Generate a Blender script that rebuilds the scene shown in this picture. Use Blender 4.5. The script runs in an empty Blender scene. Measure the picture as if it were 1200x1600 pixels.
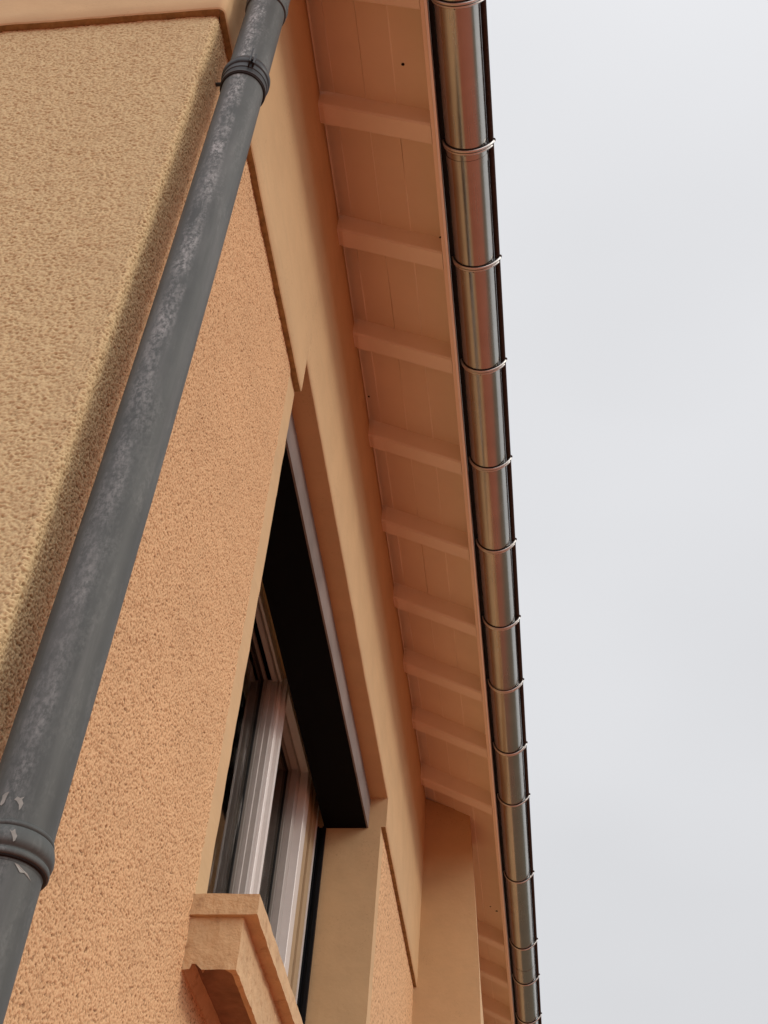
import bpy, bmesh, math, random
import numpy as np
from mathutils import Vector, Matrix, noise as mnoise
random.seed(7); rng = np.random.default_rng(11)
S = bpy.context.scene
COL = S.collection
H0 = 1.6                      # camera height; every z below is given above the ground

# ------------------------------------------------------------------ camera
cam_d = bpy.data.cameras.new('camera'); cam = bpy.data.objects.new('camera', cam_d); COL.objects.link(cam)
R = Vector((0.99221373, 0.10635108, 0.06481784)); U = Vector((0.03029046, -0.71086084, 0.70268013)); W = Vector((-0.12080726, 0.69524551, 0.70854731))
M = Matrix((R, U, -W)).transposed().to_4x4(); M.translation = Vector((0, 0, H0)); cam.matrix_world = M
cam_d.sensor_fit = 'VERTICAL'; cam_d.sensor_height = 24; cam_d.sensor_width = 18; cam_d.lens = 2080.94 / 1600 * 24
cam_d.clip_start = 0.05; cam_d.clip_end = 3000
S.camera = cam
S.render.resolution_x = 768; S.render.resolution_y = 1024
S.view_settings.view_transform = 'Standard'; S.view_settings.look = 'None'; S.view_settings.gamma = 1; S.view_settings.exposure = 0
S.render.engine = 'CYCLES'
S.cycles.max_bounces = 10; S.cycles.diffuse_bounces = 6

# ------------------------------------------------------------------ world: overcast sky
SUN_EL, SUN_AZ = math.radians(29), math.radians(-9)      # azimuth measured from +X towards +Y
sd = Vector((math.cos(SUN_EL) * math.cos(SUN_AZ), math.cos(SUN_EL) * math.sin(SUN_AZ), math.sin(SUN_EL)))
wd = bpy.data.worlds.new('World'); S.world = wd; wd.use_nodes = True
nt = wd.node_tree; nt.nodes.clear(); N = nt.nodes.new; Lk = nt.links.new
out = N('ShaderNodeOutputWorld'); bg = N('ShaderNodeBackground'); Lk(bg.outputs[0], out.inputs[0])
sky = N('ShaderNodeTexSky'); sky.sky_type = 'NISHITA'; sky.sun_disc = False; sky.sun_elevation = SUN_EL
sky.sun_rotation = math.radians(90) - SUN_AZ; sky.air_density = 1.5; sky.dust_density = 4
tc = N('ShaderNodeTexCoord')
def wmath(op, a, b=None, c=None):
    n = N('ShaderNodeMath'); n.operation = op
    for i, v in enumerate((a, b, c)):
        if v is None: continue
        if isinstance(v, (int, float)): n.inputs[i].default_value = v
        else: Lk(v, n.inputs[i])
    return n.outputs[0]
sep = N('ShaderNodeSeparateXYZ'); Lk(tc.outputs['Generated'], sep.inputs[0])
no = N('ShaderNodeTexNoise'); no.inputs['Scale'].default_value = 2.2; no.inputs['Detail'].default_value = 3; no.inputs['Roughness'].default_value = .45
mp = N('ShaderNodeMapping'); mp.inputs['Scale'].default_value = (1, 1, 2.2); Lk(tc.outputs['Generated'], mp.inputs[0]); Lk(mp.outputs[0], no.inputs['Vector'])
dot = N('ShaderNodeVectorMath'); dot.operation = 'DOT_PRODUCT'; Lk(tc.outputs['Generated'], dot.inputs[0])
dot.inputs[1].default_value = Vector((0.30, -0.80, 0.52)).normalized()
lobe = wmath('POWER', wmath('MAXIMUM', dot.outputs['Value'], 0.0), 2.0)  # sky glow added out of view to lift the wall facing -Y
grad = wmath('MULTIPLY_ADD', wmath('MAXIMUM', sep.outputs['Z'], 0.0), 0.18, 0.66)
cl = wmath('MULTIPLY_ADD', no.outputs['Fac'], 0.20, 0.905)
val = wmath('MULTIPLY', wmath('MULTIPLY_ADD', lobe, 0.95, grad), cl)
cb = N('ShaderNodeVectorMath'); cb.operation = 'SCALE'; cb.inputs[0].default_value = (0.994, 1.0, 1.028); Lk(val, cb.inputs['Scale'])
mx = N('ShaderNodeMix'); mx.data_type = 'RGBA'; mx.inputs['Factor'].default_value = 0.94
sk = N('ShaderNodeVectorMath'); sk.operation = 'SCALE'; sk.inputs['Scale'].default_value = 0.08; Lk(sky.outputs[0], sk.inputs[0])
Lk(sk.outputs[0], mx.inputs['A']); Lk(cb.outputs[0], mx.inputs['B']); Lk(mx.outputs['Result'], bg.inputs['Color'])
bg.inputs['Strength'].default_value = 1.0

# ------------------------------------------------------------------ sun behind thin cloud
sl = bpy.data.lights.new('sun', 'SUN'); sl.energy = 0.98; sl.angle = math.radians(13); sl.color = (1.0, 0.93, 0.82)
so = bpy.data.objects.new('sun', sl); COL.objects.link(so); so.rotation_euler = sd.to_track_quat('Z', 'Y').to_euler()
so.location = (4, 0, 8)

# ------------------------------------------------------------------ materials
def mat(name, col, rough=.8, metal=0., spec=.3, var=None, bump=None, col2=None, extra=None):
    """var=(scale, amount) broad colour variation, bump=[(scale, strength, distance)], extra=fn(nt, bsdf, coord, colour socket)"""
    m = bpy.data.materials.new(name); m.use_nodes = True; t = m.node_tree; b = t.nodes['Principled BSDF']
    b.inputs['Roughness'].default_value = rough; b.inputs['Metallic'].default_value = metal
    b.inputs['Specular IOR Level'].default_value = spec; b.inputs['Base Color'].default_value = (*col, 1)
    co = t.nodes.new('ShaderNodeTexCoord').outputs['Object']; cs = None
    if var:
        n = t.nodes.new('ShaderNodeTexNoise'); n.inputs['Scale'].default_value = var[0]; n.inputs['Detail'].default_value = 6; n.inputs['Roughness'].default_value = .6
        t.links.new(co, n.inputs['Vector'])
        r = t.nodes.new('ShaderNodeValToRGB'); e = r.color_ramp.elements
        c2 = col2 or tuple(c * (1 - var[1]) for c in col); c1 = col if col2 else tuple(min(1, c * (1 + var[1] * .5)) for c in col)
        e[0].position = .32; e[0].color = (*c2, 1); e[1].position = .68; e[1].color = (*c1, 1)
        t.links.new(n.outputs['Fac'], r.inputs[0]); cs = r.outputs[0]; t.links.new(cs, b.inputs['Base Color'])
    if bump:
        prev = None
        for sc, st, di in bump:
            n = t.nodes.new('ShaderNodeTexNoise'); n.inputs['Scale'].default_value = sc; n.inputs['Detail'].default_value = 4
            t.links.new(co, n.inputs['Vector']); bm = t.nodes.new('ShaderNodeBump'); bm.inputs['Strength'].default_value = st; bm.inputs['Distance'].default_value = di
            t.links.new(n.outputs['Fac'], bm.inputs['Height'])
            if prev: t.links.new(prev, bm.inputs['Normal'])
            prev = bm.outputs[0]
        t.links.new(prev, b.inputs['Normal'])
    if extra: extra(t, b, co, cs)
    return m

def blot(t, co, scale, lo, hi, detail=5, mapping=None, rough=.6):
    n = t.nodes.new('ShaderNodeTexNoise'); n.inputs['Scale'].default_value = scale; n.inputs['Detail'].default_value = detail; n.inputs['Roughness'].default_value = rough
    if mapping:
        mpn = t.nodes.new('ShaderNodeMapping'); mpn.inputs['Scale'].default_value = mapping; t.links.new(co, mpn.inputs[0]); t.links.new(mpn.outputs[0], n.inputs['Vector'])
    else: t.links.new(co, n.inputs['Vector'])
    r = t.nodes.new('ShaderNodeMapRange'); r.inputs[1].default_value = lo; r.inputs[2].default_value = hi; t.links.new(n.outputs['Fac'], r.inputs[0])
    return r.outputs[0]
def mixc(t, f, a, b):
    x = t.nodes.new('ShaderNodeMix'); x.data_type = 'RGBA'
    if isinstance(f, float): x.inputs['Factor'].default_value = f
    else: t.links.new(f, x.inputs['Factor'])
    for k, v in (('A', a), ('B', b)):
        if isinstance(v, tuple): x.inputs[k].default_value = (*v, 1)
        else: t.links.new(v, x.inputs[k])
    return x.outputs['Result']
def mul(t, a, b):
    n = t.nodes.new('ShaderNodeMath'); n.operation = 'MULTIPLY'
    for i, v in enumerate((a, b)):
        if isinstance(v, (int, float)): n.inputs[i].default_value = v
        else: t.links.new(v, n.inputs[i])
    return n.outputs[0]

PAINT = (0.605, 0.412, 0.218)
def plaster_extra(t, b, co, cs):
    f = blot(t, co, 130, .60, .74, 2)          # scattered specks of dirt
    g = mul(t, f, blot(t, co, 3, .52, .62, 2))
    c = mixc(t, mul(t, g, .45), cs, (0.28, 0.15, 0.07))
    c = mixc(t, mul(t, blot(t, co, 8, .50, .75, 5, (1, .25, 3)), .16), c, (0.42, 0.31, 0.18))
    t.links.new(c, b.inputs['Base Color'])
M_SMOOTH = mat('smooth_plaster', PAINT, .75, var=(5, .07), bump=[(9, .25, .01), (60, .18, .003)], extra=plaster_extra)
def rough_extra(t, b, co, cs):
    # pit shade painted into the render's colour, stored with the relief that makes it
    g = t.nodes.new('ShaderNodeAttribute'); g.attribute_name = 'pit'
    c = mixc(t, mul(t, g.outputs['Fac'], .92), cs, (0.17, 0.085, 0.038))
    wg = t.nodes.new('ShaderNodeAttribute'); wg.attribute_name = 'weathered'  # yellower tone on the side facing -Y, fading out past the corner
    c = mixc(t, mul(t, wg.outputs['Fac'], 1.0), c, mixc(t, mul(t, g.outputs['Fac'], .62), (0.635, 0.478, 0.260), (0.21, 0.135, 0.065)))
    st = mul(t, blot(t, co, 5, .55, .72, 4), .18)
    c = mixc(t, st, c, (0.42, 0.25, 0.13))
    t.links.new(c, b.inputs['Base Color'])
M_ROUGH = mat('rough_render', (0.715, 0.452, 0.242), .85, var=(4, .05), bump=[(300, .35, .002)], extra=rough_extra)
def sill_extra(t, b, co, cs):
    c = mixc(t, mul(t, blot(t, co, 30, .55, .72), .6), cs, (0.30, 0.15, 0.07)); t.links.new(c, b.inputs['Base Color'])
M_SILL = mat('sill_plaster', (0.62, 0.425, 0.235), .85, var=(14, .12), bump=[(45, .6, .008), (160, .5, .003)], extra=sill_extra)
M_SILLU = mat('dark_sill_underside', (0.30, 0.165, 0.095), .9, var=(18, .3), bump=[(40, .5, .006)])  # darker and browner than the rest of the sill
M_WOOD = mat('painted_eave_wood', (0.85, 0.74, 0.58), .5, spec=.3, var=(3, .05), bump=[(12, .12, .008)])
M_RAFT = mat('painted_rafter_wood', (0.90, 0.80, 0.66), .55, spec=.3, var=(4, .05), bump=[(14, .12, .006)])  # lighter than the boards, standing in for bounce on the undersides
M_EDGE = mat('shaded_plaster_edge', (0.33, 0.215, 0.095), .95, var=(40, .35), bump=[(60, .6, .004)])  # shade of the band's underside painted in as a darker tone
M_FASC = mat('lit_fascia_edge', (0.93, 0.88, 0.84), .45, spec=.4, var=(6, .06))  # pale colour paints in the light on the fascia's outer face
M_FILL = mat('joint_filler_paint', (0.95, 0.84, 0.70), .5, spec=.4)
M_HOLE = mat('dark_hole', (0.012, 0.009, 0.007), .9)
def pipe_extra(t, b, co, cs):
    # chalky bloom: heaviest on one side of the pipe, in streaks that run down it
    geo = t.nodes.new('ShaderNodeNewGeometry')
    def facing(ang, lo, hi):
        d = t.nodes.new('ShaderNodeVectorMath'); d.operation = 'DOT_PRODUCT'; t.links.new(geo.outputs['Normal'], d.inputs[0]); d.inputs[1].default_value = (math.cos(ang), math.sin(ang), 0)
        r = t.nodes.new('ShaderNodeMapRange'); r.inputs[1].default_value = lo; r.inputs[2].default_value = hi; t.links.new(d.outputs['Value'], r.inputs[0]); return r.outputs[0]
    base = math.atan2(-1.465, .694)
    side = facing(base - .40, .88, .985)
    sp = t.nodes.new('ShaderNodeSeparateXYZ'); t.links.new(co, sp.inputs[0])
    hz = t.nodes.new('ShaderNodeMapRange'); hz.inputs[1].default_value = 3.0; hz.inputs[2].default_value = 4.2; hz.inputs[3].default_value = .35; t.links.new(sp.outputs['Z'], hz.inputs[0])
    fine = blot(t, co, 150, .40, .60, 5, (1, 1, .6), .7)
    ch = mul(t, blot(t, co, 16, .40, .62, 6, (2.2, 2.2, .55), .7), fine)
    bloom = mul(t, mul(t, ch, side), hz.outputs[0])
    gen = mul(t, mul(t, blot(t, co, 11, .50, .70, 6, (2, 2, .5), .7), fine), .45)
    c = mixc(t, mul(t, blot(t, co, 7, .42, .66, 5, (3, 3, .35)), .5), cs, (0.05, 0.054, 0.052))
    c = mixc(t, mul(t, blot(t, co, 9, .48, .66, 5, (3, 3, .25)), .45), c, (0.135, 0.14, 0.135))
    c = mixc(t, gen, c, (0.20, 0.21, 0.20))
    c = mixc(t, mul(t, bloom, .9), c, (0.46, 0.47, 0.465))
    t.links.new(c, b.inputs['Base Color'])
    rr = t.nodes.new('ShaderNodeMapRange'); rr.inputs[3].default_value = .54; rr.inputs[4].default_value = .85; t.links.new(bloom, rr.inputs[0]); t.links.new(rr.outputs[0], b.inputs['Roughness'])
M_PIPE = mat('weathered_grey_pipe', (0.076, 0.084, 0.080), .5, spec=.32, var=(7, .2), bump=[(90, .06, .002)], extra=pipe_extra)
M_PIPED = mat('dark_grey_clamp', (0.028, 0.031, 0.033), .45, spec=.4, var=(40, .3))
M_SMEAR = mat('dried_paint_smear', (0.31, 0.31, 0.285), .85, var=(60, .25))
def steel_extra(t, b, co, cs):
    f = blot(t, co, 6, .35, .65, 5, (6, .5, 6))
    rr = t.nodes.new('ShaderNodeMapRange'); rr.inputs[3].default_value = .18; rr.inputs[4].default_value = .28; t.links.new(f, rr.inputs[0]); t.links.new(rr.outputs[0], b.inputs['Roughness'])
M_STEEL = mat('zinc_gutter_metal', (0.47, 0.455, 0.425), .24, metal=1., var=(9, .08), extra=steel_extra)
M_STRAP = mat('strap_steel', (0.66, 0.63, 0.59), .38, metal=1.)
M_BEAD = mat('dirty_gutter_bead', (0.055, 0.035, 0.028), .8, var=(220, .6), bump=[(260, .8, .004)])
M_TILE = mat('roof_tile', (0.20, 0.09, 0.06), .85, var=(5, .3), bump=[(40, .4, .01)])
M_PVC = mat('white_window_frame', (0.74, 0.72, 0.69), .35, spec=.45, var=(30, .03))
M_SASH = mat('grey_white_sash', (0.40, 0.375, 0.35), .4, spec=.4, var=(20, .06))
M_BEADG = mat('grey_glazing_bead', (0.19, 0.175, 0.155), .5)
M_BEIGE = mat('beige_frame_lining', (0.42, 0.315, 0.195), .6, var=(10, .06))
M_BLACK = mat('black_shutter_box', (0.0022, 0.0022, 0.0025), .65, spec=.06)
M_GREYW = mat('weathered_grey_board', (0.22, 0.175, 0.155), .7, var=(4, .3), bump=[(30, .2, .003)])
M_RAIL = mat('black_guide_rail', (0.004, 0.005, 0.007), .5, spec=.15)
M_ROOM = mat('dark_room', (0.07, 0.06, 0.055), .9)
M_CURT = mat('grey_curtain', (0.60, 0.52, 0.45), .9, var=(3, .25))
M_RUB = mat('black_gasket_and_gaps', (0.01, 0.01, 0.01), .6)  # also used for the dark gap strips and strap shadow lines
mg = bpy.data.materials.new('window_glass'); mg.use_nodes = True; t = mg.node_tree; t.nodes.remove(t.nodes['Principled BSDF'])
tr = t.nodes.new('ShaderNodeBsdfTransparent'); tr.inputs[0].default_value = (.90, .91, .90, 1); gl = t.nodes.new('ShaderNodeBsdfGlossy'); gl.inputs[0].default_value = (.8, .76, .72, 1); gl.inputs['Roughness'].default_value = .03
fr = t.nodes.new('ShaderNodeFresnel'); fr.inputs[0].default_value = 1.5; ms = t.nodes.new('ShaderNodeMixShader')
co = t.nodes.new('ShaderNodeTexCoord').outputs['Object']
dd = t.nodes.new('ShaderNodeBsdfDiffuse'); dd.inputs[0].default_value = (.5, .5, .48, 1); m2 = t.nodes.new('ShaderNodeMixShader')
t.links.new(fr.outputs[0], ms.inputs[0]); t.links.new(tr.outputs[0], ms.inputs[1]); t.links.new(gl.outputs[0], ms.inputs[2])
t.links.new(mul(t, blot(t, co, 5, .60, .70, 6, (1, 6, .5)), .35), m2.inputs[0]); t.links.new(ms.outputs[0], m2.inputs[1]); t.links.new(dd.outputs[0], m2.inputs[2])
t.links.new(m2.outputs[0], t.nodes['Material Output'].inputs[0])

# ------------------------------------------------------------------ mesh helpers
def link(name, me, parent=None, loc=None):
    o = bpy.data.objects.new(name, me); COL.objects.link(o)
    if loc: o.location = loc
    if parent: o.parent = parent
    return o
def obj(name, bm, mats, parent=None, smooth=False, bevel=0, seg=2, jitter=0, jscale=30):
    if bevel:
        es = [e for e in bm.edges if len(e.link_faces) == 2 and e.calc_face_angle(0) > .5]
        bmesh.ops.bevel(bm, geom=es, offset=bevel, segments=seg, affect='EDGES', profile=.5, clamp_overlap=True)
    if jitter:
        for v in bm.verts:
            n = mnoise.noise_vector(v.co * jscale) + .5 * mnoise.noise_vector(v.co * jscale * 3.1)
            v.co += n * jitter
    bmesh.ops.recalc_face_normals(bm, faces=bm.faces)
    me = bpy.data.meshes.new(name); bm.to_mesh(me); bm.free()
    for m in (mats if isinstance(mats, (list, tuple)) else [mats]): me.materials.append(m)
    if smooth:
        for p in me.polygons: p.use_smooth = True
    return link(name, me, parent)
def box(bm, x0, y0, z0, x1, y1, z1, cuts=None, mi=0):
    """axis aligned box; cuts=(dx,dy,dz) cell sizes for subdivision"""
    n = [1, 1, 1]
    if cuts: n = [max(1, int(round(abs(b - a) / c))) if c else 1 for a, b, c in ((x0, x1, cuts[0]), (y0, y1, cuts[1]), (z0, z1, cuts[2]))]
    g = {}
    def V(i, j, k):
        if (i, j, k) not in g: g[(i, j, k)] = bm.verts.new((x0 + (x1 - x0) * i / n[0], y0 + (y1 - y0) * j / n[1], z0 + (z1 - z0) * k / n[2]))
        return g[(i, j, k)]
    fs = []
    for i in range(n[0]):
        for j in range(n[1]):
            for k in (0, n[2]): fs.append((V(i, j, k), V(i + 1, j, k), V(i + 1, j + 1, k), V(i, j + 1, k)))
    for i in range(n[0]):
        for k in range(n[2]):
            for j in (0, n[1]): fs.append((V(i, j, k), V(i + 1, j, k), V(i + 1, j, k + 1), V(i, j, k + 1)))
    for j in range(n[1]):
        for k in range(n[2]):
            for i in (0, n[0]): fs.append((V(i, j, k), V(i, j + 1, k), V(i, j + 1, k + 1), V(i, j, k + 1)))
    for f in fs: bm.faces.new(f).material_index = mi
def prism(bm, pts, a0, a1, axis='y', steps=1, mi=0):
    """closed polygon pts swept along axis; pts are the two other coordinates in x,y,z order"""
    def P(p, a): return {'y': (p[0], a, p[1]), 'x': (a, p[0], p[1]), 'z': (p[0], p[1], a)}[axis]
    rings = [[bm.verts.new(P(p, a0 + (a1 - a0) * s / steps)) for p in pts] for s in range(steps + 1)]
    n = len(pts)
    for a, b in zip(rings, rings[1:]):
        for i in range(n): bm.faces.new((a[i], a[(i + 1) % n], b[(i + 1) % n], b[i])).material_index = mi
    bm.faces.new(rings[0]).material_index = mi; bm.faces.new(rings[-1][::-1]).material_index = mi
def lathe(bm, prof, cx, cy, seg=64, close=False):
    rings = [[bm.verts.new((cx + r * math.cos(2 * math.pi * i / seg), cy + r * math.sin(2 * math.pi * i / seg), z)) for i in range(seg)] for r, z in prof]
    pr = list(zip(rings, rings[1:])) + ([(rings[-1], rings[0])] if close else [])
    for a, b in pr:
        for i in range(seg): bm.faces.new((a[i], a[(i + 1) % seg], b[(i + 1) % seg], b[i]))
def tube(bm, path, r, seg=32, cap=True):
    path = [Vector(p) for p in path]; rings = []
    ref = None
    for i, p in enumerate(path):
        d = (path[min(i + 1, len(path) - 1)] - path[max(i - 1, 0)]).normalized()
        a = d.cross(Vector((0, 1, 0)) if abs(d.y) < .9 else Vector((0, 0, 1))).normalized() if ref is None else (ref - d * ref.dot(d)).normalized()
        ref = a; b = d.cross(a)
        rr = r[i] if isinstance(r, (list, tuple)) else r
        rings.append([bm.verts.new(p + (a * math.cos(2 * math.pi * k / seg) + b * math.sin(2 * math.pi * k / seg)) * rr) for k in range(seg)])
    for a, b in zip(rings, rings[1:]):
        for k in range(seg): bm.faces.new((a[k], a[(k + 1) % seg], b[(k + 1) % seg], b[k]))
    if cap: bm.faces.new(rings[0]); bm.faces.new(rings[-1][::-1])
def grid_mesh(name, P, mats, parent, smooth=True):
    """P: (nv, nu, 3) array"""
    nv, nu, _ = P.shape; me = bpy.data.meshes.new(name)
    me.vertices.add(nv * nu); me.vertices.foreach_set('co', P.astype(np.float32).ravel())
    idx = np.arange(nv * nu).reshape(nv, nu)
    q = np.stack([idx[:-1, :-1], idx[:-1, 1:], idx[1:, 1:], idx[1:, :-1]], -1).reshape(-1, 4); nf = len(q)
    me.loops.add(nf * 4); me.loops.foreach_set('vertex_index', q.ravel().astype(np.int32))
    me.polygons.add(nf); me.polygons.foreach_set('loop_start', np.arange(0, nf * 4, 4, dtype=np.int32)); me.polygons.foreach_set('loop_total', np.full(nf, 4, dtype=np.int32))
    me.update(); me.validate()
    if smooth: me.polygons.foreach_set('use_smooth', np.ones(nf, dtype=bool))
    me.materials.append(mats)
    return link(name, me, parent)
def field(nv, nu, dv, du, lv, lu, power=2.0):
    """band limited random field, unit variance, feature size lv x lu metres"""
    fv = np.fft.fftfreq(nv, dv)[:, None]; fu = np.fft.rfftfreq(nu, du)[None, :]
    k = np.sqrt((fv * lv) ** 2 + (fu * lu) ** 2)
    A = k ** 1.0 * np.exp(-(k / .75) ** 2)
    F = np.fft.rfft2(rng.standard_normal((nv, nu))) * A
    f = np.fft.irfft2(F, s=(nv, nu)); return f / f.std()
def empty(name, label, cat, loc=(0, 0, 0), group=None):
    o = bpy.data.objects.new(name, None); COL.objects.link(o); o.location = loc; o['label'] = label; o['category'] = cat
    if group: o['group'] = group
    return o

XB, XF = -0.785, -0.765          # rough wall plane, smooth band plane (side facing +X)
YA, YF = 1.405, 1.385            # rough wall plane, band plane (side facing -Y)
Y_L, Y_R = 2.66, 5.22            # window opening
Z_HEAD, Z_BAND, Z_SILL = 3.432 + H0, 3.312 + H0, 1.39 + H0
SOF = lambda x: 4.480 + H0 - .5 * (x + .765)       # soffit plane
YEND = 11.5; XEND = -7.0

# ------------------------------------------------------------------ ground, far hills
bm = bmesh.new(); s = 1500
bmesh.ops.create_grid(bm, x_segments=4, y_segments=4, size=s)
def gext(t, b, co, cs):
    br = t.nodes.new('ShaderNodeTexBrick'); br.inputs['Scale'].default_value = 1; br.inputs['Brick Width'].default_value = .2; br.inputs['Row Height'].default_value = .1; br.inputs['Mortar Size'].default_value = .006
    br.inputs['Color1'].default_value = (.43, .125, .068, 1); br.inputs['Color2'].default_value = (.37, .108, .060, 1); br.inputs['Mortar'].default_value = (.22, .13, .09, 1)
    t.links.new(co, br.inputs['Vector'])
    sp = t.nodes.new('ShaderNodeSeparateXYZ'); t.links.new(co, sp.inputs[0])
    r = t.nodes.new('ShaderNodeMapRange'); r.inputs[1].default_value = 11; r.inputs[2].default_value = 15; t.links.new(sp.outputs['Y'], r.inputs[0])
    c = mixc(t, r.outputs[0], br.outputs['Color'], (.13, .095, .06)); t.links.new(c, b.inputs['Base Color'])
g = obj('ground', bm, mat('brick_paving', (.38, .14, .085), .9, extra=gext)); g['kind'] = 'structure'
bm = bmesh.new()
pts = []
for i in range(120):
    a = 2 * math.pi * i / 120; h = 22 + 10 * mnoise.noise(Vector((math.cos(a) * 2, math.sin(a) * 2, 3)))
    pts.append((a, h))
ro = [bm.verts.new((math.cos(a) * 260, math.sin(a) * 260, -1)) for a, h in pts]; rt = [bm.verts.new((math.cos(a) * 330, math.sin(a) * 330, h)) for a, h in pts]; rb = [bm.verts.new((math.cos(a) * 420, math.sin(a) * 420, -1)) for a, h in pts]
for i in range(120):
    j = (i + 1) % 120
    bm.faces.new((ro[i], ro[j], rt[j], rt[i])); bm.faces.new((rt[i], rt[j], rb[j], rb[i]))
g = obj('hills', bm, mat('wooded_hill', (.07, .09, .05), .95, var=(.05, .5)), smooth=True); g['kind'] = 'structure'

# ------------------------------------------------------------------ house
house = empty('house', 'ochre rendered house with wide boarded eaves, smooth top band and a corner towards the viewer', 'house', (-3.8, 6, 0))
HOUSE_LOC = Vector((-3.8, 6, 0))
def hp(name, *a, **k):            # a part of the house built in world coordinates
    o = obj(name, *a, **k); o.parent = house; o.matrix_parent_inverse = Matrix.Translation(-HOUSE_LOC); return o
def adopt(o, p):
    o.parent = p; o.matrix_parent_inverse = Matrix.Translation(-HOUSE_LOC) if p is house else Matrix.Identity(4); return o

# masonry core, 12 mm behind the rough render (pieces butt end to end)
c = 0.012; bm = bmesh.new(); xo = XB - c; xi = xo - .36
box(bm, xi, YA + c, 0, xo, Y_L, 4.44 + H0)
box(bm, xi, Y_R, 0, xo, YEND, 4.44 + H0)
box(bm, xi, Y_L, 0, xo, Y_R, Z_SILL)
box(bm, xi, Y_L, Z_HEAD + .006, xo, Y_R, 4.44 + H0)
prism(bm, [(xi, 0), (xi, SOF(xi) - .03), ((xi + XEND) / 2, 4.465 + H0 + 1.6), (XEND, 4.4 + H0), (XEND, 0)], YA + c, YA + c + .36)
box(bm, XEND, YA + c + .36, 0, XEND + .36, YEND, 4.3 + H0)
box(bm, XEND + .36, YEND - .36, 0, xi, YEND, 4.4 + H0)
wall = hp('wall', bm, M_SMOOTH)

# smooth band: an L shaped ribbon round the corner, wavy hand-trowelled lower edge
def ribbon(name, path, z_lo, z_hi, thick_f, cell, m, parent, jit=.0022, normal_out=None):
    """path: list of (x, y, nx, ny); z_lo: function(s,x,y) ; closed thin slab"""
    bm = bmesh.new(); nz = max(2, int((z_hi - min(z_lo(p) for p in path)) / .06))
    F, B = [], []
    for p in path:
        x, y, nx, ny = p[:4]; lo = z_lo(p); thick = thick_f(p)
        colf, colb = [], []
        for k in range(nz + 1):
            z = lo + (z_hi - lo) * k / nz
            w = .0012 * mnoise.noise(Vector((x * 7, y * 7, z * 7)))
            e = jit * (mnoise.noise(Vector((x * 22, y * 22, 1))) + .7 * mnoise.noise(Vector((x * 75, y * 75, 5)))) if k == 0 else 0
            rr = -.003 if k == 0 else 0
            colf.append(bm.verts.new((x + nx * (w + rr), y + ny * (w + rr), z + e)))
            if k == 0:
                colf.append(bm.verts.new((x + nx * w, y + ny * w, z + e + .004)))
            colb.append(bm.verts.new((x - nx * thick, y - ny * thick, z + e * .5)))
        F.append(colf); B.append(colb)
    for a, b in zip(F, F[1:]):
        for k in range(len(a) - 1): bm.faces.new((a[k], b[k], b[k + 1], a[k + 1]))
    for a, b, c_, d in zip(F, F[1:], B, B[1:]):
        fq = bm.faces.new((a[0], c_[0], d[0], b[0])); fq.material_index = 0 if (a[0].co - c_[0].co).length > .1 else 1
        a[1].tag = True
    for i in (0, -1):
        bm.faces.new(F[i] + B[i][::-1])
    for a, b in zip(B, B[1:]):
        for k in range(len(a) - 1): bm.faces.new((a[k], a[k + 1], b[k + 1], b[k]))
    for a, b, c_, d in zip(F, F[1:], B, B[1:]): bm.faces.new((a[-1], b[-1], d[-1], c_[-1]))
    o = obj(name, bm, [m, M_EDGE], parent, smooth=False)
    for p in o.data.polygons: p.use_smooth = abs(p.normal.z) < .5 and not (abs(p.normal.y) > .5 and p.center.x > XF - .5 and p.center.y > YF + .05)
    return o
path = [(x, YF, 0, -1) for x in np.arange(-3.2, XF - .02, .012)]
for k in range(7):
    a = -math.pi / 2 + k * math.pi / 12; path.append((XF - .018 + .018 * math.cos(a), YF + .018 + .018 * math.sin(a), math.cos(a), math.sin(a)))
pathB = [(XF, y, 1, 0, 0) for y in np.arange(YF + .03, Y_L, .012)] + [(XF, Y_L, 1, 0, 0), (XF, Y_L + .0003, 1, 0, 1)]
pathB += [(XF, y, 1, 0, 1) for y in np.arange(Y_L + .02, Y_R - .02, .03)] + [(XF, Y_R + .0005, 1, 0, 1), (XF, Y_R + .0008, 1, 0, 0)]
pathB += [(XF, y, 1, 0, 0) for y in np.arange(Y_R + .01, 6.90, .012)]
HI = 4.455 + H0
def band_lo(p):
    if len(p) > 4 and p[4]: return Z_HEAD
    return H0 + float(np.interp(p[1], [1.4, 2.0, 2.66, 5.22, 6.9], [3.243, 3.247, 3.272, 3.280, 3.288]))
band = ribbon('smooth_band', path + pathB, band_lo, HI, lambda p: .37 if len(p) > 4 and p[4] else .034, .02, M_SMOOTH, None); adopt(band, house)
b4 = ribbon('smooth_band', [(XF, y, 1, 0) for y in np.arange(7.1, YEND, .05)], lambda p: Z_BAND, HI, lambda p: .034, .02, M_SMOOTH, None); adopt(b4, house)

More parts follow.
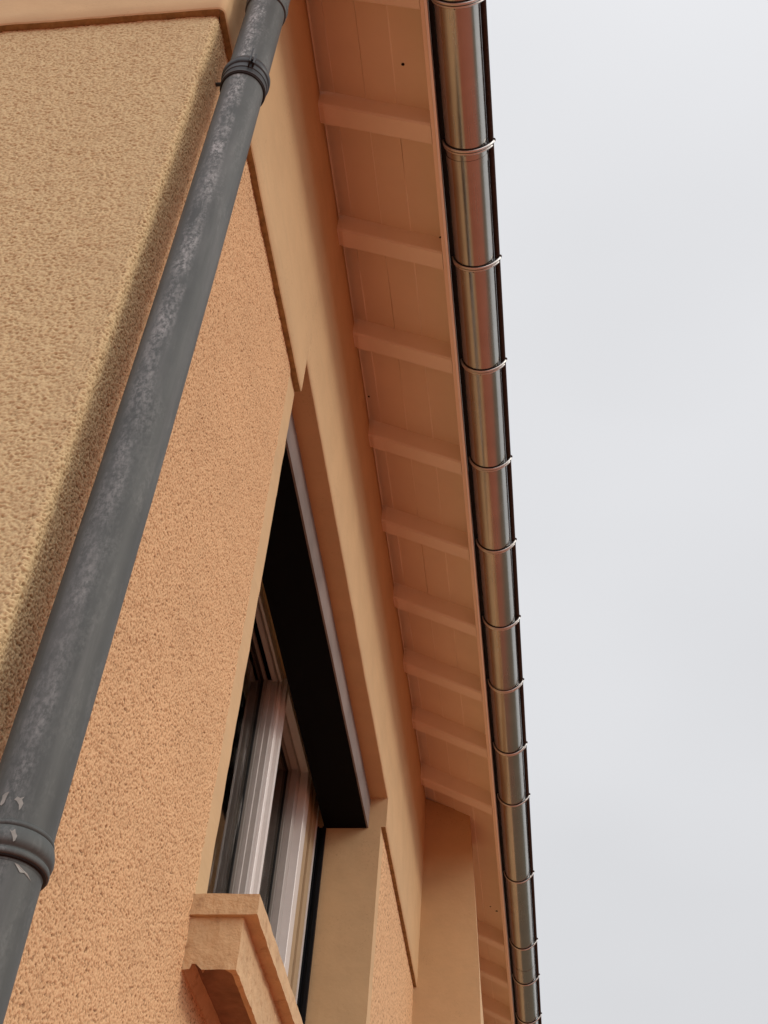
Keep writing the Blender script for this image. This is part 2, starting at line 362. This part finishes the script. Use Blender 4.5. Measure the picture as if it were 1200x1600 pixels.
# rough render round the near corner: real relief
du, dv = .0016, .0019; zr0, zr1 = .45 + H0, Z_BAND + .004
rad = .012
la = 1.02; lb = (Y_L - .094) - YA
na, nb, ncn = int(la / du), int(lb / du), 9
xs = np.concatenate([np.linspace(XB - la, XB - rad, na), XB - rad + rad * np.sin(np.linspace(0, np.pi / 2, ncn + 2)[1:-1]), np.full(nb, XB)])
ys = np.concatenate([np.full(na, YA), YA + rad - rad * np.cos(np.linspace(0, np.pi / 2, ncn + 2)[1:-1]), np.linspace(YA + rad, YA + lb, nb)])
ang = np.concatenate([np.full(na, -np.pi / 2), -np.pi / 2 + np.linspace(0, np.pi / 2, ncn + 2)[1:-1], np.zeros(nb)])
nu = len(xs); nz = int((zr1 - zr0) / dv)
def relief(nz, nu, dv, du, lv, lu):
    """grains with narrow pits between them: (height, pit mask)"""
    g = field(nz, nu, dv, du, lv, lu) + .55 * field(nz, nu, dv, du, lv * .55, lu * .55) + .5 * field(nz, nu, dv, du, lv * 2.2, lu * 2.0)
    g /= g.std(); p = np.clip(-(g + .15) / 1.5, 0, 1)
    return np.where(g > 0, np.tanh(g) * .75, g * 1.0), p
wA = np.clip((na + 4 - np.arange(nu)) / 40, 0, 1)[None, :]
hi_, pi_ = relief(nz, nu, dv, du, .0058, .0056)
hd_, pd_ = relief(nz, nu, dv, du, .0052, .0090)
f_big = field(nz, nu, dv, du, .05, .06)
h = hi_ * (1 - wA) * .00145 + hd_ * wA * .00115 + f_big * .0005
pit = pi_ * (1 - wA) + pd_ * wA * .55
zz = np.linspace(zr0, zr1, nz)
P = np.zeros((nz, nu, 3)); P[..., 0] = xs[None] + np.cos(ang)[None] * h; P[..., 1] = ys[None] + np.sin(ang)[None] * h; P[..., 2] = zz[:, None]
ro_ = adopt(grid_mesh('rough_render', P, M_ROUGH, None), house)
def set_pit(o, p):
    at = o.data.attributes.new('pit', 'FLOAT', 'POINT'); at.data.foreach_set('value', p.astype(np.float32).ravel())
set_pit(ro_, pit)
at_ = ro_.data.attributes.new('weathered', 'FLOAT', 'POINT'); at_.data.foreach_set('value', np.broadcast_to(np.clip((na + ncn + 75 - np.arange(nu)) / 60, 0, 1)[None, :], (nz, nu)).astype(np.float32).ravel())
# rough render seen further off / out of frame
def panel(y0, y1, z0, z1, cell, amp, ln=None):
    n1, n2 = int((z1 - z0) / cell), int((y1 - y0) / cell); hh, pp_ = relief(n1, n2, cell, cell, ln or cell * 3, ln or cell * 3); hh = hh * amp
    P = np.zeros((n1, n2, 3)); P[..., 0] = XB + hh - .0032 * np.exp(-(np.arange(n2) * cell) / .006)[None] * (ln is None); P[..., 1] = np.linspace(y0, y1, n2)[None]; P[..., 2] = np.linspace(z0, z1, n1)[:, None]
    o = adopt(grid_mesh('rough_render', P, M_ROUGH, None), house); set_pit(o, pp_); return o
panel(Y_R + .092, 6.815, 2.0 + H0, Z_BAND + .003, .0045, .0016)
panel(7.15, YEND, .6, Z_BAND, .03, .001)
panel(Y_R + .10, 6.815, .0, 2.0 + H0, .02, .001)
panel(YA, Y_R + .10, .0, .45 + H0, .02, .001)
panel(Y_L - .097, 3.2, .60 + H0, Z_SILL - .03, .0018, .0011, .0062)
panel(3.2, Y_R + .10, .45 + H0, Z_SILL - .03, .008, .0012)
panel(Y_L - .097, 3.2, .45 + H0, .60 + H0, .008, .0012)
n1, n2 = 120, 120
P = np.zeros((n1, n2, 3)); P[..., 0] = np.linspace(XEND, XB - la, n2)[None]; P[..., 1] = YA; P[..., 2] = np.linspace(0, Z_BAND, n1)[:, None]
adopt(grid_mesh('rough_render', P, M_ROUGH, None), house)
P = P.copy(); P[..., 0] = np.linspace(XB - la, XB, n2)[None]; P[..., 2] = np.linspace(0, zr0, n1)[:, None]; adopt(grid_mesh('rough_render', P, M_ROUGH, None), house)

# smooth margins and plastered reveals of the window
bm = bmesh.new()
xm = XB - .0020
box(bm, XB - .30, Y_L - .104, Z_SILL - .02, xm, Y_L, Z_BAND + .003, cuts=(0, 0, .03))
hp('window_margin', bm, M_SMOOTH, jitter=.0012, jscale=14)
bm = bmesh.new()
box(bm, XB - .36, Y_R, Z_SILL - .02, xm, Y_R + .105, Z_HEAD + .01, cuts=(.04, 0, .04))
hp('window_margin', bm, M_SMOOTH, jitter=.0010, jscale=14)
# ------------------------------------------------------------------ window: frame steps are mitred rings, panes behind
win = bpy.data.objects.new('window', None); COL.objects.link(win); adopt(win, house)
def wp(name, bm, m, **k): return obj(name, bm, m, win, **k)
def ring(bm, y0, y1, z0, z1, wl, wr, wt, wb, xf, xb, r=.002):
    O = [(y0, z0), (y1, z0), (y1, z1), (y0, z1)]; I = [(y0 + wl, z0 + wb), (y1 - wr, z0 + wb), (y1 - wr, z1 - wt), (y0 + wl, z1 - wt)]
    v = {}
    for nm, L_, x in (('of', O, xf), ('if', [(a + (r if k in (1, 2) else -r), b + (r if k > 1 else -r)) for k, (a, b) in enumerate(I)], xf), ('im', I, xf - r), ('ib', I, xb), ('ob', O, xb)):
        v[nm] = [bm.verts.new((x, a, b)) for a, b in L_]
    for i in range(4):
        j = (i + 1) % 4
        for a, b in (('of', 'if'), ('if', 'im'), ('im', 'ib'), ('ib', 'ob'), ('ob', 'of')): bm.faces.new((v[a][i], v[a][j], v[b][j], v[b][i]))
zb = Z_SILL + .01; ZT = Z_HEAD
gz = lambda z: z + H0
# outer frame
bm = bmesh.new(); ring(bm, Y_L, 4.32, zb, ZT, .08, .035, ZT - gz(3.385), .05, -1.106, -1.20)
ring(bm, 4.3205, 5.02, zb, ZT, .035, .08, ZT - gz(3.385), .05, -1.09, -1.20)
box(bm, -1.112, 4.321, zb, -1.099, 4.34, ZT - .001)
wp('frame', bm, M_PVC)
# beige lining between frame and guide rail
bm = bmesh.new(); box(bm, -1.2, 5.021, zb, -1.092, 5.10, ZT - .001); box(bm, -1.2, 5.101, zb, -1.082, 5.185, ZT - .001)
wp('lining', bm, M_BEIGE, bevel=.002)
bm = bmesh.new(); box(bm, -1.2, 5.186, zb, -1.077, 5.2, ZT - .001)
wp('lining', bm, M_PVC)
for (y0, y1, wr) in ((Y_L + .08, 4.285, .032), (4.3555, 4.94, .06)):
    bm = bmesh.new(); ring(bm, y0, y1, zb + .05, gz(3.385), .05, wr, .025, .05, -1.1165 if y0 < 4 else -1.125, -1.19)
    ring(bm, y0 + .05, y1 - wr, zb + .10, gz(3.36), .015, .010, .0, .015, -1.138, -1.185) if y0 < 4 else None
    sash = wp('sash', bm, M_SASH)
    bm = bmesh.new(); a, b = y0 + .045, y1 - wr - (.016 if y0 < 4 else 0) + .006
    ring(bm, a, b, zb + .095, gz(3.362), .02, .02, .018, .02, -1.155, -1.18)
    obj('glazing_bead', bm, M_BEADG, sash)
    bm = bmesh.new(); ring(bm, a, b, zb + .1, gz(3.360), 0.0215, .0215, .0195, .0215, -1.166, -1.176)
    obj('gasket', bm, M_RUB, sash)
    bm = bmesh.new(); box(bm, -1.176, a - .005, zb + .08, -1.172, b + .005, gz(3.37))
    wp('pane', bm, mg)
# room behind
bm = bmesh.new(); box(bm, -3.6, 2.3, zb - .7, -1.21, 5.6, ZT + .25)
rm = wp('dark_room', bm, M_ROOM)
me = rm.data; bm = bmesh.new(); bm.from_mesh(me)
for f_ in [f_ for f_ in bm.faces if f_.calc_center_median().x > -1.22]: bm.faces.remove(f_)
bmesh.ops.reverse_faces(bm, faces=bm.faces); bm.to_mesh(me); bm.free()
bm = bmesh.new()
for (c0, c1) in ((2.5, 5.45),):
    n = 260; pts = []
    for i in range(n + 1):
        y = c0 + (c1 - c0) * i / n; pts.append((-1.275 + .022 * math.sin(y * 48) + .012 * math.sin(y * 113), y))
    lo = [bm.verts.new((x, y, zb)) for x, y in pts]; hi = [bm.verts.new((x, y, ZT + .1)) for x, y in pts]
    for i in range(n): bm.faces.new((lo[i], lo[i + 1], hi[i + 1], hi[i]))
cu = wp('curtain', bm, M_CURT, smooth=True); md = cu.modifiers.new('solid', 'SOLIDIFY'); md.thickness = .003

# roller shutter box under the lintel, and its guide rails
sh = bpy.data.objects.new('shutter_box', None); COL.objects.link(sh); adopt(sh, house)
ZB = gz(3.272)
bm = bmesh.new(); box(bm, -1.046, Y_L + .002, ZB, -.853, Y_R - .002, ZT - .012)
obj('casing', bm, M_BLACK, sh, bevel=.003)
bm = bmesh.new(); box(bm, -.8525, Y_L + .002, ZB + .001, -.845, Y_R - .002, ZT - .012, cuts=(0, .1, 0))
obj('front_board', bm, M_GREYW, sh, jitter=.0006, jscale=5)
bm = bmesh.new(); box(bm, -1.045, Y_L + .01, ZT - .0118, -.87, Y_R - .01, ZT - .001); obj('casing_top', bm, M_BLACK, sh)
for ya, yb in ((Y_L + .001, Y_L + .022), (Y_R - .02, Y_R - .001)):
    bm = bmesh.new()
    box(bm, -1.076, ya, zb, -1.068, yb, ZB - .001); box(bm, -1.052, ya, zb, -1.037, yb, ZB - .001)
    box(bm, -1.0675, ya + (.012 if ya > 4 else 0), zb, -1.0525, yb - (.012 if ya < 4 else 0), ZB - .001)
    obj('guide_rail', bm, M_RAIL, sh, bevel=.0015)

# ------------------------------------------------------------------ window sill: slab over a hollow moulding with broken edges
sill = bpy.data.objects.new('window_sill', None); COL.objects.link(sill); adopt(sill, house)
ys0 = 2.556; ys1 = Y_R + .10
bm = bmesh.new(); box(bm, XB - .02, ys0, gz(1.392), -.638, ys1, gz(1.440), cuts=(.02, .02, .016))
obj('slab', bm, M_SILL, sill, jitter=.0014, jscale=22)
bm = bmesh.new(); box(bm, XB - .02, ys0 + .011, gz(1.272), -.668, ys1, gz(1.3915), cuts=(.012, .016, .012))
# hollow out the underside: push interior bottom vertices up
for v in bm.verts:
    if v.co.z < gz(1.2725):
        n = mnoise.noise(Vector((v.co.x * 55, v.co.y * 40, 2)))
        edge = ys0 + .017 + .03 * n
        if -.772 < v.co.x < -.682 and v.co.y > edge + .004: v.co.z = gz(1.315)
obj('moulding', bm, M_SILL, sill, jitter=.0018, jscale=30)
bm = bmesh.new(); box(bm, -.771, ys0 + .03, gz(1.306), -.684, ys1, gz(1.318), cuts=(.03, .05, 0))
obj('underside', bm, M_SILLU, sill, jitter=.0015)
bm = bmesh.new(); box(bm, XB - .02, ys1 + .003, gz(1.24), -.70, ys1 + .02, gz(1.36)); obj('end_stop', bm, M_SILL, sill)

# ------------------------------------------------------------------ buttress between the wall and the eave
bm = bmesh.new()
yb0, yb1 = 6.805, 7.12
zs = [0, 1.5, 2.6, 3.0, 3.09, 3.25, 3.444, 3.65, 3.919, 4.1, 4.23, 4.345]
xf = [-.40, -.40, -.412, -.419, -.421, -.427, -.437, -.451, -.469, -.484, -.495, -.502]
xb_ = [-.37, -.37, -.40, -.408, -.411, -.425, -.443, -.458, -.476, -.49, -.50, -.507]
A = [(bm.verts.new((a, yb0, gz(z) if z else 0)), bm.verts.new((b, yb1, gz(z) if z else 0))) for z, a, b in zip(zs, xf, xb_)]
B = [(bm.verts.new((XB - .005, yb0, gz(z) if z else 0)), bm.verts.new((XB - .005, yb1, gz(z) if z else 0))) for z in zs]
B[-1][0].co.z = B[-1][1].co.z = gz(4.48)
A[-1][0].co.z = A[-1][1].co.z = SOF(-.502) + .012
for (a, b), (a2, b2), (c0, d0), (c2, d2) in zip(A, A[1:], B, B[1:]):
    bm.faces.new((a, b, b2, a2)); bm.faces.new((a, a2, c2, c0)); bm.faces.new((b, d0, d2, b2)); bm.faces.new((c0, c2, d2, d0))
bm.faces.new((A[-1][0], A[-1][1], B[-1][1], B[-1][0])); bm.faces.new((A[0][0], B[0][0], B[0][1], A[0][1]))
hp('buttress', bm, M_SMOOTH, bevel=.006, seg=3)

# ------------------------------------------------------------------ eaves: boards, rafters, fascia, roof
Y0, Y1 = 1.02, YEND + .3
edges = [-.812, -.712, -.592, -.478, -.352]      # board joints
bm = bmesh.new()
for i, (a, b) in enumerate(zip(edges, edges[1:])):
    dz = (.0, .0018, -.001, .0012)[i]; gdx = .0006
    a2, b2 = a + gdx, b - gdx
    pts = [(a2, SOF(a2) + .0020 + dz), (a2 + .0015, SOF(a2 + .0015) + dz), (b2 - .0015, SOF(b2 - .0015) + dz), (b2, SOF(b2) + .0020 + dz), (b2, SOF(b2) + .022), (a2, SOF(a2) + .022)]
    prism(bm, pts, Y0, Y1, 'y', steps=40)
so_ = hp('soffit_boards', bm, M_WOOD)
for v in so_.data.vertices: v.co.z += .0012 * mnoise.noise(Vector((v.co.x * 9, v.co.y * 1.3, 0)))
for xj in edges[1:-1]:       # beads of paint and filler along the board joints, broken here and there
    bm = bmesh.new(); prev = None; n = 420
    for i in range(n + 1):
        y = Y0 + (Y1 - Y0) * i / n; g_ = .5 + mnoise.noise(Vector((xj * 31, y * 2.3, 0)))
        w_ = .0021 * max(.05, min(1.3, g_ * 1.6)); x_ = xj + .0008 * mnoise.noise(Vector((xj * 9, y * 5, 4)))
        r_ = [bm.verts.new((x_ - w_, y, SOF(x_ - w_) + .0012)), bm.verts.new((x_, y, SOF(x_) - .0008 - w_ * .7)), bm.verts.new((x_ + w_, y, SOF(x_ + w_) + .0012))]
        if prev:
            for k in (0, 1): bm.faces.new((prev[k], prev[k + 1], r_[k + 1], r_[k]))
        prev = r_
    hp('joint_filler', bm, M_FILL, smooth=True)
for x, y, r in ((-.44, 2.09, .007), (-.358, 2.765, .010), (-.752, 3.68, .006), (-.43, 7.8, .006), (-.39, 7.82, .01), (-.352, 5.93, .004)):
    bm = bmesh.new(); bmesh.ops.create_uvsphere(bm, u_segments=10, v_segments=6, radius=1, matrix=Matrix.Translation((x, y, SOF(x) - .0003)) @ Matrix.Diagonal((r, r * .8, .0015, 1)))
    hp('knot_hole', bm, M_HOLE)
def rafter_mesh():
    bm = bmesh.new(); zu = lambda x: 4.380 + H0 - .5 * (x + .765)
    n = 10; w = .080
    for i in range(n):
        pass
    xs = [-.80, -.76, -.745, -.73, -.70, -.60, -.50, -.40, -.353]
    dp = [.0, .0, -.004, -.003, 0, .001, 0, .001, 0]
    rings = []
    for x, d in zip(xs, dp):
        rings.append([bm.verts.new((x, yy, z)) for yy, z in ((.0 + d * .5, zu(x) + .06), (.0 + d * .5, zu(x) + .008 + d), (.006, zu(x) + d), (w - .006, zu(x) + d), (w, zu(x) + .008 + d), (w, zu(x) + .06))]
                     )
        # faces of the beam reach 3 mm into the boards
        rings[-1][0].co.z = SOF(x) + .003; rings[-1][5].co.z = SOF(x) + .003
    for a, b in zip(rings, rings[1:]):
        for k in range(6): bm.faces.new((a[k], a[(k + 1) % 6], b[(k + 1) % 6], b[k]))
    bm.faces.new(rings[0]); bm.faces.new(rings[-1][::-1])
    bmesh.ops.recalc_face_normals(bm, faces=bm.faces)
    me = bpy.data.meshes.new('rafter'); bm.to_mesh(me); bm.free(); me.materials.append(M_RAFT)
    return me
rme = rafter_mesh()
for y in (1.27, 1.765, 2.245, 2.765, 3.262, 3.815, 4.35, 4.888, 5.405, 5.90, 6.45, 8.06, 8.58, 9.15, 9.70, 10.25, 10.8):
    o = link('rafter', rme); o.parent = house; o.location = Vector((0, y, 0)) - HOUSE_LOC
# plaster fillet where the boards meet the wall
bm = bmesh.new(); n = 240; ra = []
for i in range(n + 1):
    y = Y0 + .4 + (6.80 - Y0 - .4) * i / n; r = .006 + .003 * mnoise.noise(Vector((0, y * 9, 0))) + .003 * mnoise.noise(Vector((0, y * 33, 0)))
    x0 = XF - .003; z0 = SOF(XF) + .004
    ra.append([bm.verts.new((x0, y, z0 - r - .006)), bm.verts.new((x0 + r * .35, y, z0 - r * .75)), bm.verts.new((x0 + r + .004, y, SOF(x0 + r) + .001)), bm.verts.new((x0, y, z0 + .01))])
for a, b in zip(ra, ra[1:]):
    for k in range(4): bm.faces.new((a[k], a[(k + 1) % 4], b[(k + 1) % 4], b[k]))
hp('plaster_fillet', bm, M_WOOD, smooth=True)
bm = bmesh.new(); box(bm, -.351, Y0, gz(4.168), -.3385, Y1, gz(4.33), cuts=(0, .3, 0))
fb = hp('fascia_board', bm, M_WOOD, bevel=.0015)
bm = bmesh.new(); box(bm, -.338, Y0, gz(4.1655), -.329, Y1, gz(4.33), cuts=(0, .3, 0))
hp('lit_edge_strip', bm, M_FASC, bevel=.0015, jitter=.0006, jscale=2)  # pale strip added for the lit outer face of the fascia
# roof: deck and rows of tiles
bm = bmesh.new(); xr = (xi + XEND) / 2
zt = lambda x: SOF(x) + .024
prism(bm, [(-.33, zt(-.33)), (-.33, zt(-.33) + .05), (xr, zt(xr) + .05), (2 * xr + .33, zt(-.33) + .05), (2 * xr + .33, zt(-.33)), (xr, zt(xr))], Y0, Y1, 'y')
hp('roof_deck', bm, M_WOOD)
bm = bmesh.new(); ny = 150; prev = None
for side in (0, 1):
    prev = None
    for i in range(26):
        x = -.255 + (xr + .255) * i / 25
        row = []
        for j in range(ny + 1):
            y = Y0 - .05 + (Y1 - Y0 + .1) * j / ny
            z = zt(x) + .075 + .022 * math.sin(y * 2 * math.pi / .3) + (.02 if i % 2 else 0)
            row.append(bm.verts.new((x if side == 0 else 2 * xr - x, y, z)))
        if prev:
            for j in range(ny): bm.faces.new((prev[j], prev[j + 1], row[j + 1], row[j]))
        prev = row
rt_ = hp('roof_tiles', bm, M_TILE, smooth=True); md = rt_.modifiers.new('s', 'SOLIDIFY'); md.thickness = .014

# ------------------------------------------------------------------ gutter
gut = empty('roof_gutter', 'shiny half-round metal gutter hung along the eave, crossed by thin strap rings', 'gutter', (-.237, 1.0, gz(4.2)))
GL = Vector((-.237, 1.0, gz(4.2)))
def gp(name, bm, m, **k):
    o = obj(name, bm, m, None, **k); o.parent = gut; o.matrix_parent_inverse = Matrix.Translation(-GL); return o
GX, GZ, GR = -.237, gz(4.214), .0745
def half(bm, r0, r1, y0, y1, a0=180, a1=360, seg=48, ysteps=1, lift=.0):
    ang_ = [math.radians(a0 + (a1 - a0) * i / seg) for i in range(seg + 1)]
    pts = [(GX + r1 * math.cos(a), GZ + r1 * math.sin(a)) for a in ang_] + [(GX + r0 * math.cos(a), GZ + r0 * math.sin(a)) for a in ang_[::-1]]
    prism(bm, pts, y0, y1, 'y', steps=ysteps)
bm = bmesh.new(); joints = [.98, 2.345, 5.36, 8.36, YEND + .35]
half(bm, GR - .0012, GR, .98, YEND + .35, 181, 360, 64, 60)
body = gp('trough', bm, M_STEEL, smooth=True)
for v in body.data.vertices:
    v.co.x += .0008 * mnoise.noise(Vector((0, v.co.y * 1.1, 0))); v.co.z += .0008 * mnoise.noise(Vector((5, v.co.y * 1.1, 0)))
try: body.data.set_sharp_from_angle(angle=.8)
except Exception: pass
bm = bmesh.new()
path = [(GX + GR + .0125, y, GZ + .004 + .0008 * mnoise.noise(Vector((0, y * 6, 0)))) for y in np.arange(.98, YEND + .35, .03)]
tube(bm, path, .0085, 12)
gp('front_bead', bm, M_BEAD, smooth=True)
for yj in (2.375, 5.33, 8.33):
    bm = bmesh.new(); half(bm, GR + .0004, GR + .0014, yj, yj + .028, 183, 352, 40); gp('lap_joint', bm, M_STEEL)
bm = bmesh.new(); prism(bm, [(GX + GR + .0004, GZ - .004), (GX + GR + .009, GZ + .001), (GX + GR + .009, GZ + .006), (GX + GR + .0004, GZ + .004)], .985, YEND + .34, 'y'); gp('dark_gap_strip', bm, M_RUB)  # black strip added for the dark gap between trough and bead
bm = bmesh.new(); prism(bm, [(-.3285, GZ + .006), (GX - GR + .012, GZ + .002), (GX - GR + .012, GZ + .005), (-.3285, GZ + .010)], .985, YEND + .34, 'y'); gp('dark_gap_sheet', bm, M_RUB)  # black sheet added to block the sky and keep this gap dark
bm = bmesh.new()   # stop end
half(bm, .0, GR + .001, .975, .98, 180, 360, 40); gp('end_cap', bm, M_STEEL)
for k, y in enumerate((1.30, 1.815, 2.335, 2.815, 3.30, 3.825, 4.33, 4.86, 5.345, 5.885, 6.375, 7.20, 8.03, 8.52, 9.10, 9.65, 10.2, 10.75)):
    bm = bmesh.new(); ring_pts = []
    tilt = .012
    for i in range(41):
        a = math.radians(180 + (357 - 180) * i / 40); q = max(0, (i - 22) / 18) ** 2
        ring_pts.append((GX + (GR + .0035 + .0175 * q) * math.cos(a), y + tilt * (i / 40 - .5), GZ + (GR + .0035) * math.sin(a)))
    tube(bm, ring_pts, .0050, 10)
    st = gp('strap', bm, M_STRAP, smooth=True)
    bm = bmesh.new(); tube(bm, [(GX + (p[0] - GX) * .975, p[1] - .0062, GZ + (p[2] - GZ) * .975) for p in ring_pts[1:-6]], .0020, 8); obj('shadow_gap', bm, M_RUB, st, smooth=True)  # black ring drawn in for the shadow line beside the strap
    if k < 10:
        bm = bmesh.new(); tube(bm, [(p[0], p[1] + .0105, p[2]) for p in ring_pts[1:-2]], .0038, 8); obj('second_ridge', bm, M_STRAP, st, smooth=True)
        bm = bmesh.new(); bmesh.ops.create_uvsphere(bm, u_segments=8, v_segments=6, radius=.0022, matrix=Matrix.Translation((GX - .004, y + .016, GZ - GR - .0035))); obj('rivet', bm, M_RUB, st, smooth=True)
    bm = bmesh.new(); bmesh.ops.create_uvsphere(bm, u_segments=12, v_segments=8, radius=.0065, matrix=Matrix.Translation((GX + GR + .0215, y + tilt / 2, GZ + .004)))
    obj('hook', bm, M_BEAD, st, smooth=True)

# ------------------------------------------------------------------ downpipe
PX, PY, PR = -.694, 1.465, .0497
dp = empty('drainpipe', 'weathered dark grey round downpipe with chalky streaks running up the corner of the house', 'drainpipe', (PX, PY, 0))
def pp(name, bm, m, parent=None, **k):
    o = obj(name, bm, m, parent or dp, **k)
    if parent is None: o.matrix_parent_inverse = Matrix.Translation((-PX, -PY, 0))
    return o
bm = bmesh.new()
zc2 = gz(.876); zc1 = gz(2.975); zc0 = gz(3.37)
lathe(bm, [(PR, z) for z in np.linspace(zc2 - .03, zc0 + .06, 60)], PX, PY, 96); pp('pipe', bm, M_PIPE, smooth=True)
bm = bmesh.new(); lathe(bm, [(PR - .0005, z) for z in np.linspace(.05, zc2 - .0205, 30)], PX, PY, 96); pp('pipe', bm, M_PIPE, smooth=True)
# socket at the lower joint
def rp(zc, pts): return [(PR + r, zc + z) for r, z in pts]
bm = bmesh.new()
lathe(bm, rp(zc2, [(.0002, .025), (.0024, .0246), (.0030, .0225), (.0029, .0185), (.0016, .0178), (.0017, .0168), (.0042, .0160), (.0058, .0120), (.0076, .0050), (.0084, -.0020), (.0076, -.0075), (.0050, -.0110), (.0036, -.0125), (.0036, -.0140), (.0058, -.0152), (.0066, -.0175), (.0066, -.0215), (.0052, -.0242), (-.0004, -.0245)]), PX, PY, 96)
pp('socket', bm, M_PIPE, smooth=True)
bm = bmesh.new(); lathe(bm, rp(zc2, [(.0036, -.0242), (.0038, -.0262), (.0002, -.0268)]), PX, PY, 96); pp('seal_ring', bm, M_RUB, smooth=True)
# clamp under the upper joint
bm = bmesh.new()
lathe(bm, rp(zc1, [(.0002, .050), (.0030, .049), (.0048, .040), (.0072, .036), (.0094, .028), (.0094, .016), (.0074, .012), (.0052, .010), (.0050, .001), (.0066, -.001), (.0066, -.010), (.0048, -.012), (.0046, -.022), (.0058, -.024), (.0056, -.032), (.0028, -.034), (0, -.034)]), PX, PY, 96)
cl_ = pp('clamp', bm, M_PIPED, smooth=True)
try: cl_.data.set_sharp_from_angle(angle=.6)
except Exception: pass
bm = bmesh.new(); lathe(bm, rp(zc1, [(.0030, -.0338), (.0032, -.0370), (.0002, -.0375)]), PX, PY, 96); pp('seal_ring', bm, M_RUB, smooth=True)
# screw lug of the clamp: faces the camera slightly left
aa = math.atan2(0 - PY, 0 - PX) - .03
rad_ = Vector((math.cos(aa), math.sin(aa), 0)); tan_ = Vector((-math.sin(aa), math.cos(aa), 0))
def orient_box(bm, c, ex, ey, ez, sx, sy, sz):
    v = [bm.verts.new(c + ex * sx * a + ey * sy * b + ez * sz * d) for a in (-1, 1) for b in (-1, 1) for d in (-1, 1)]
    for q in ((0, 1, 3, 2), (4, 6, 7, 5), (0, 4, 5, 1), (2, 3, 7, 6), (0, 2, 6, 4), (1, 5, 7, 3)): bm.faces.new([v[i] for i in q])
bm = bmesh.new(); zv = Vector((0, 0, 1)); cc = Vector((PX, PY, zc1 + .014)) + rad_ * (PR + .013)
orient_box(bm, cc - tan_ * .0022 + zv * .006, rad_, tan_, zv, .010, .0020, .032)
orient_box(bm, cc + tan_ * .0075, rad_, tan_, zv, .006, .0024, .022)
pp('clamp_lug', bm, M_PIPED, bevel=.0006)
bm = bmesh.new(); tube(bm, [cc - tan_ * .006, cc + tan_ * .011], .003, 10); pp('bolt', bm, M_PIPED, smooth=True)
# anchors into the wall
for zc in (gz(3.075), gz(3.56)):
    bm = bmesh.new(); tube(bm, [(XB - .01, 1.507, zc), (XB + .03, 1.507, zc)], .0052, 14)
    tube(bm, [(XB + .012, 1.507, zc), (XB + .018, 1.507, zc)], .0095, 6); tube(bm, [(XB + .027, 1.507, zc), (PX - .03, 1.49, zc - .03 if zc < gz(3.3) else zc)], .006, 10)
    pp('wall_anchor', bm, M_PIPED)
# bend at the top and run to the gutter (above the frame)
bm = bmesh.new()
lathe(bm, rp(zc0, [(.0, 0), (.0032, .0), (.0045, .004), (.0045, .012), (.0032, .015), (.0032, .022), (.0052, .025), (.0062, .034), (.0046, .042), (.0036, .05), (.0036, .12)]), PX, PY, 96)
so2 = pp('socket', bm, M_PIPE, smooth=True)
bm = bmesh.new(); pth = [(PX, PY, zc0 + .10), (PX, PY, zc0 + .2)]
for k in range(1, 7):
    a = k / 6 * math.radians(55); pth.append((PX + .12 * (1 - math.cos(a)), PY, zc0 + .2 + .12 * math.sin(a)))
x0, _, z0 = pth[-1]; pth += [(GX - .08, PY, z0 + (GX - .08 - x0) * .62)]
pth += [(GX - .02, PY, pth[-1][2] + .05), (GX, PY, GZ - GR + .006)]
tube(bm, pth, PR - .002, 40); pp('bend', bm, M_PIPE, smooth=True)
# dried paint smears near the lower joint: thin curved flakes lying on the surface
cam_az = math.atan2(-PY, -PX)
def flake(bm, da, z, pts, r):
    c0 = bm.verts.new((PX + r * math.cos(cam_az + da), PY + r * math.sin(cam_az + da), z)); vs = []
    for u, w in pts:
        a = cam_az + da + u / r; vs.append(bm.verts.new((PX + r * math.cos(a), PY + r * math.sin(a), z + w)))
    for i in range(len(vs)): bm.faces.new((c0, vs[i], vs[(i + 1) % len(vs)]))
bm = bmesh.new()
flake(bm, .06 - .66, zc2 + .056, [(-.001, .009), (.004, .011), (.003, .004), (.002, -.006), (-.001, -.010), (-.004, -.008), (-.003, 0), (-.004, .006)], PR + .0006)
flake(bm, .06 - .22, zc2 + .052, [(-.008, .003), (-.005, .008), (-.001, .006), (.004, .009), (.002, .004), (.005, -.001), (.004, -.008), (.002, -.012), (.0, -.004), (-.004, .001)], PR + .0006)
pp('paint_smear', bm, M_SMEAR)
bm = bmesh.new()
flake(bm, .26 - .30, zc2 - .0005, [(-.007, .007), (-.004, .005), (-.001, .009), (.001, .004), (.004, 0), (.003, -.007), (.001, -.009), (-.001, -.003)], PR + .0090)
pp('paint_smear', bm, M_SMEAR)
bm = bmesh.new()
flake(bm, .60 - .12, zc2 - .040, [(-.016, .008), (-.010, .007), (-.002, .003), (.005, .001), (.014, -.005), (.006, -.002), (-.001, .0005), (-.006, -.002), (-.010, .002)], PR + .0003)
pp('paint_smear', bm, M_SMEAR)

# the downpipe leans a little and is not quite straight between its joints
seen = set()
def lean(o):
    for c_ in o.children:
        if c_.type == 'MESH' and c_.data.name not in seen:
            seen.add(c_.data.name); n = len(c_.data.vertices); a_ = np.empty(n * 3, dtype=np.float32); c_.data.vertices.foreach_get('co', a_); a_ = a_.reshape(-1, 3)
            d_ = np.interp(a_[:, 2] - H0, [-1.6, .0, .9, 1.6, 2.2, 3.6, 3.8], [-.018, -.014, -.0085, .0, .0035, .004, .0])
            a_[:, 0] += d_; c_.data.vertices.foreach_set('co', a_.ravel()); c_.data.update()
        lean(c_)
lean(dp)
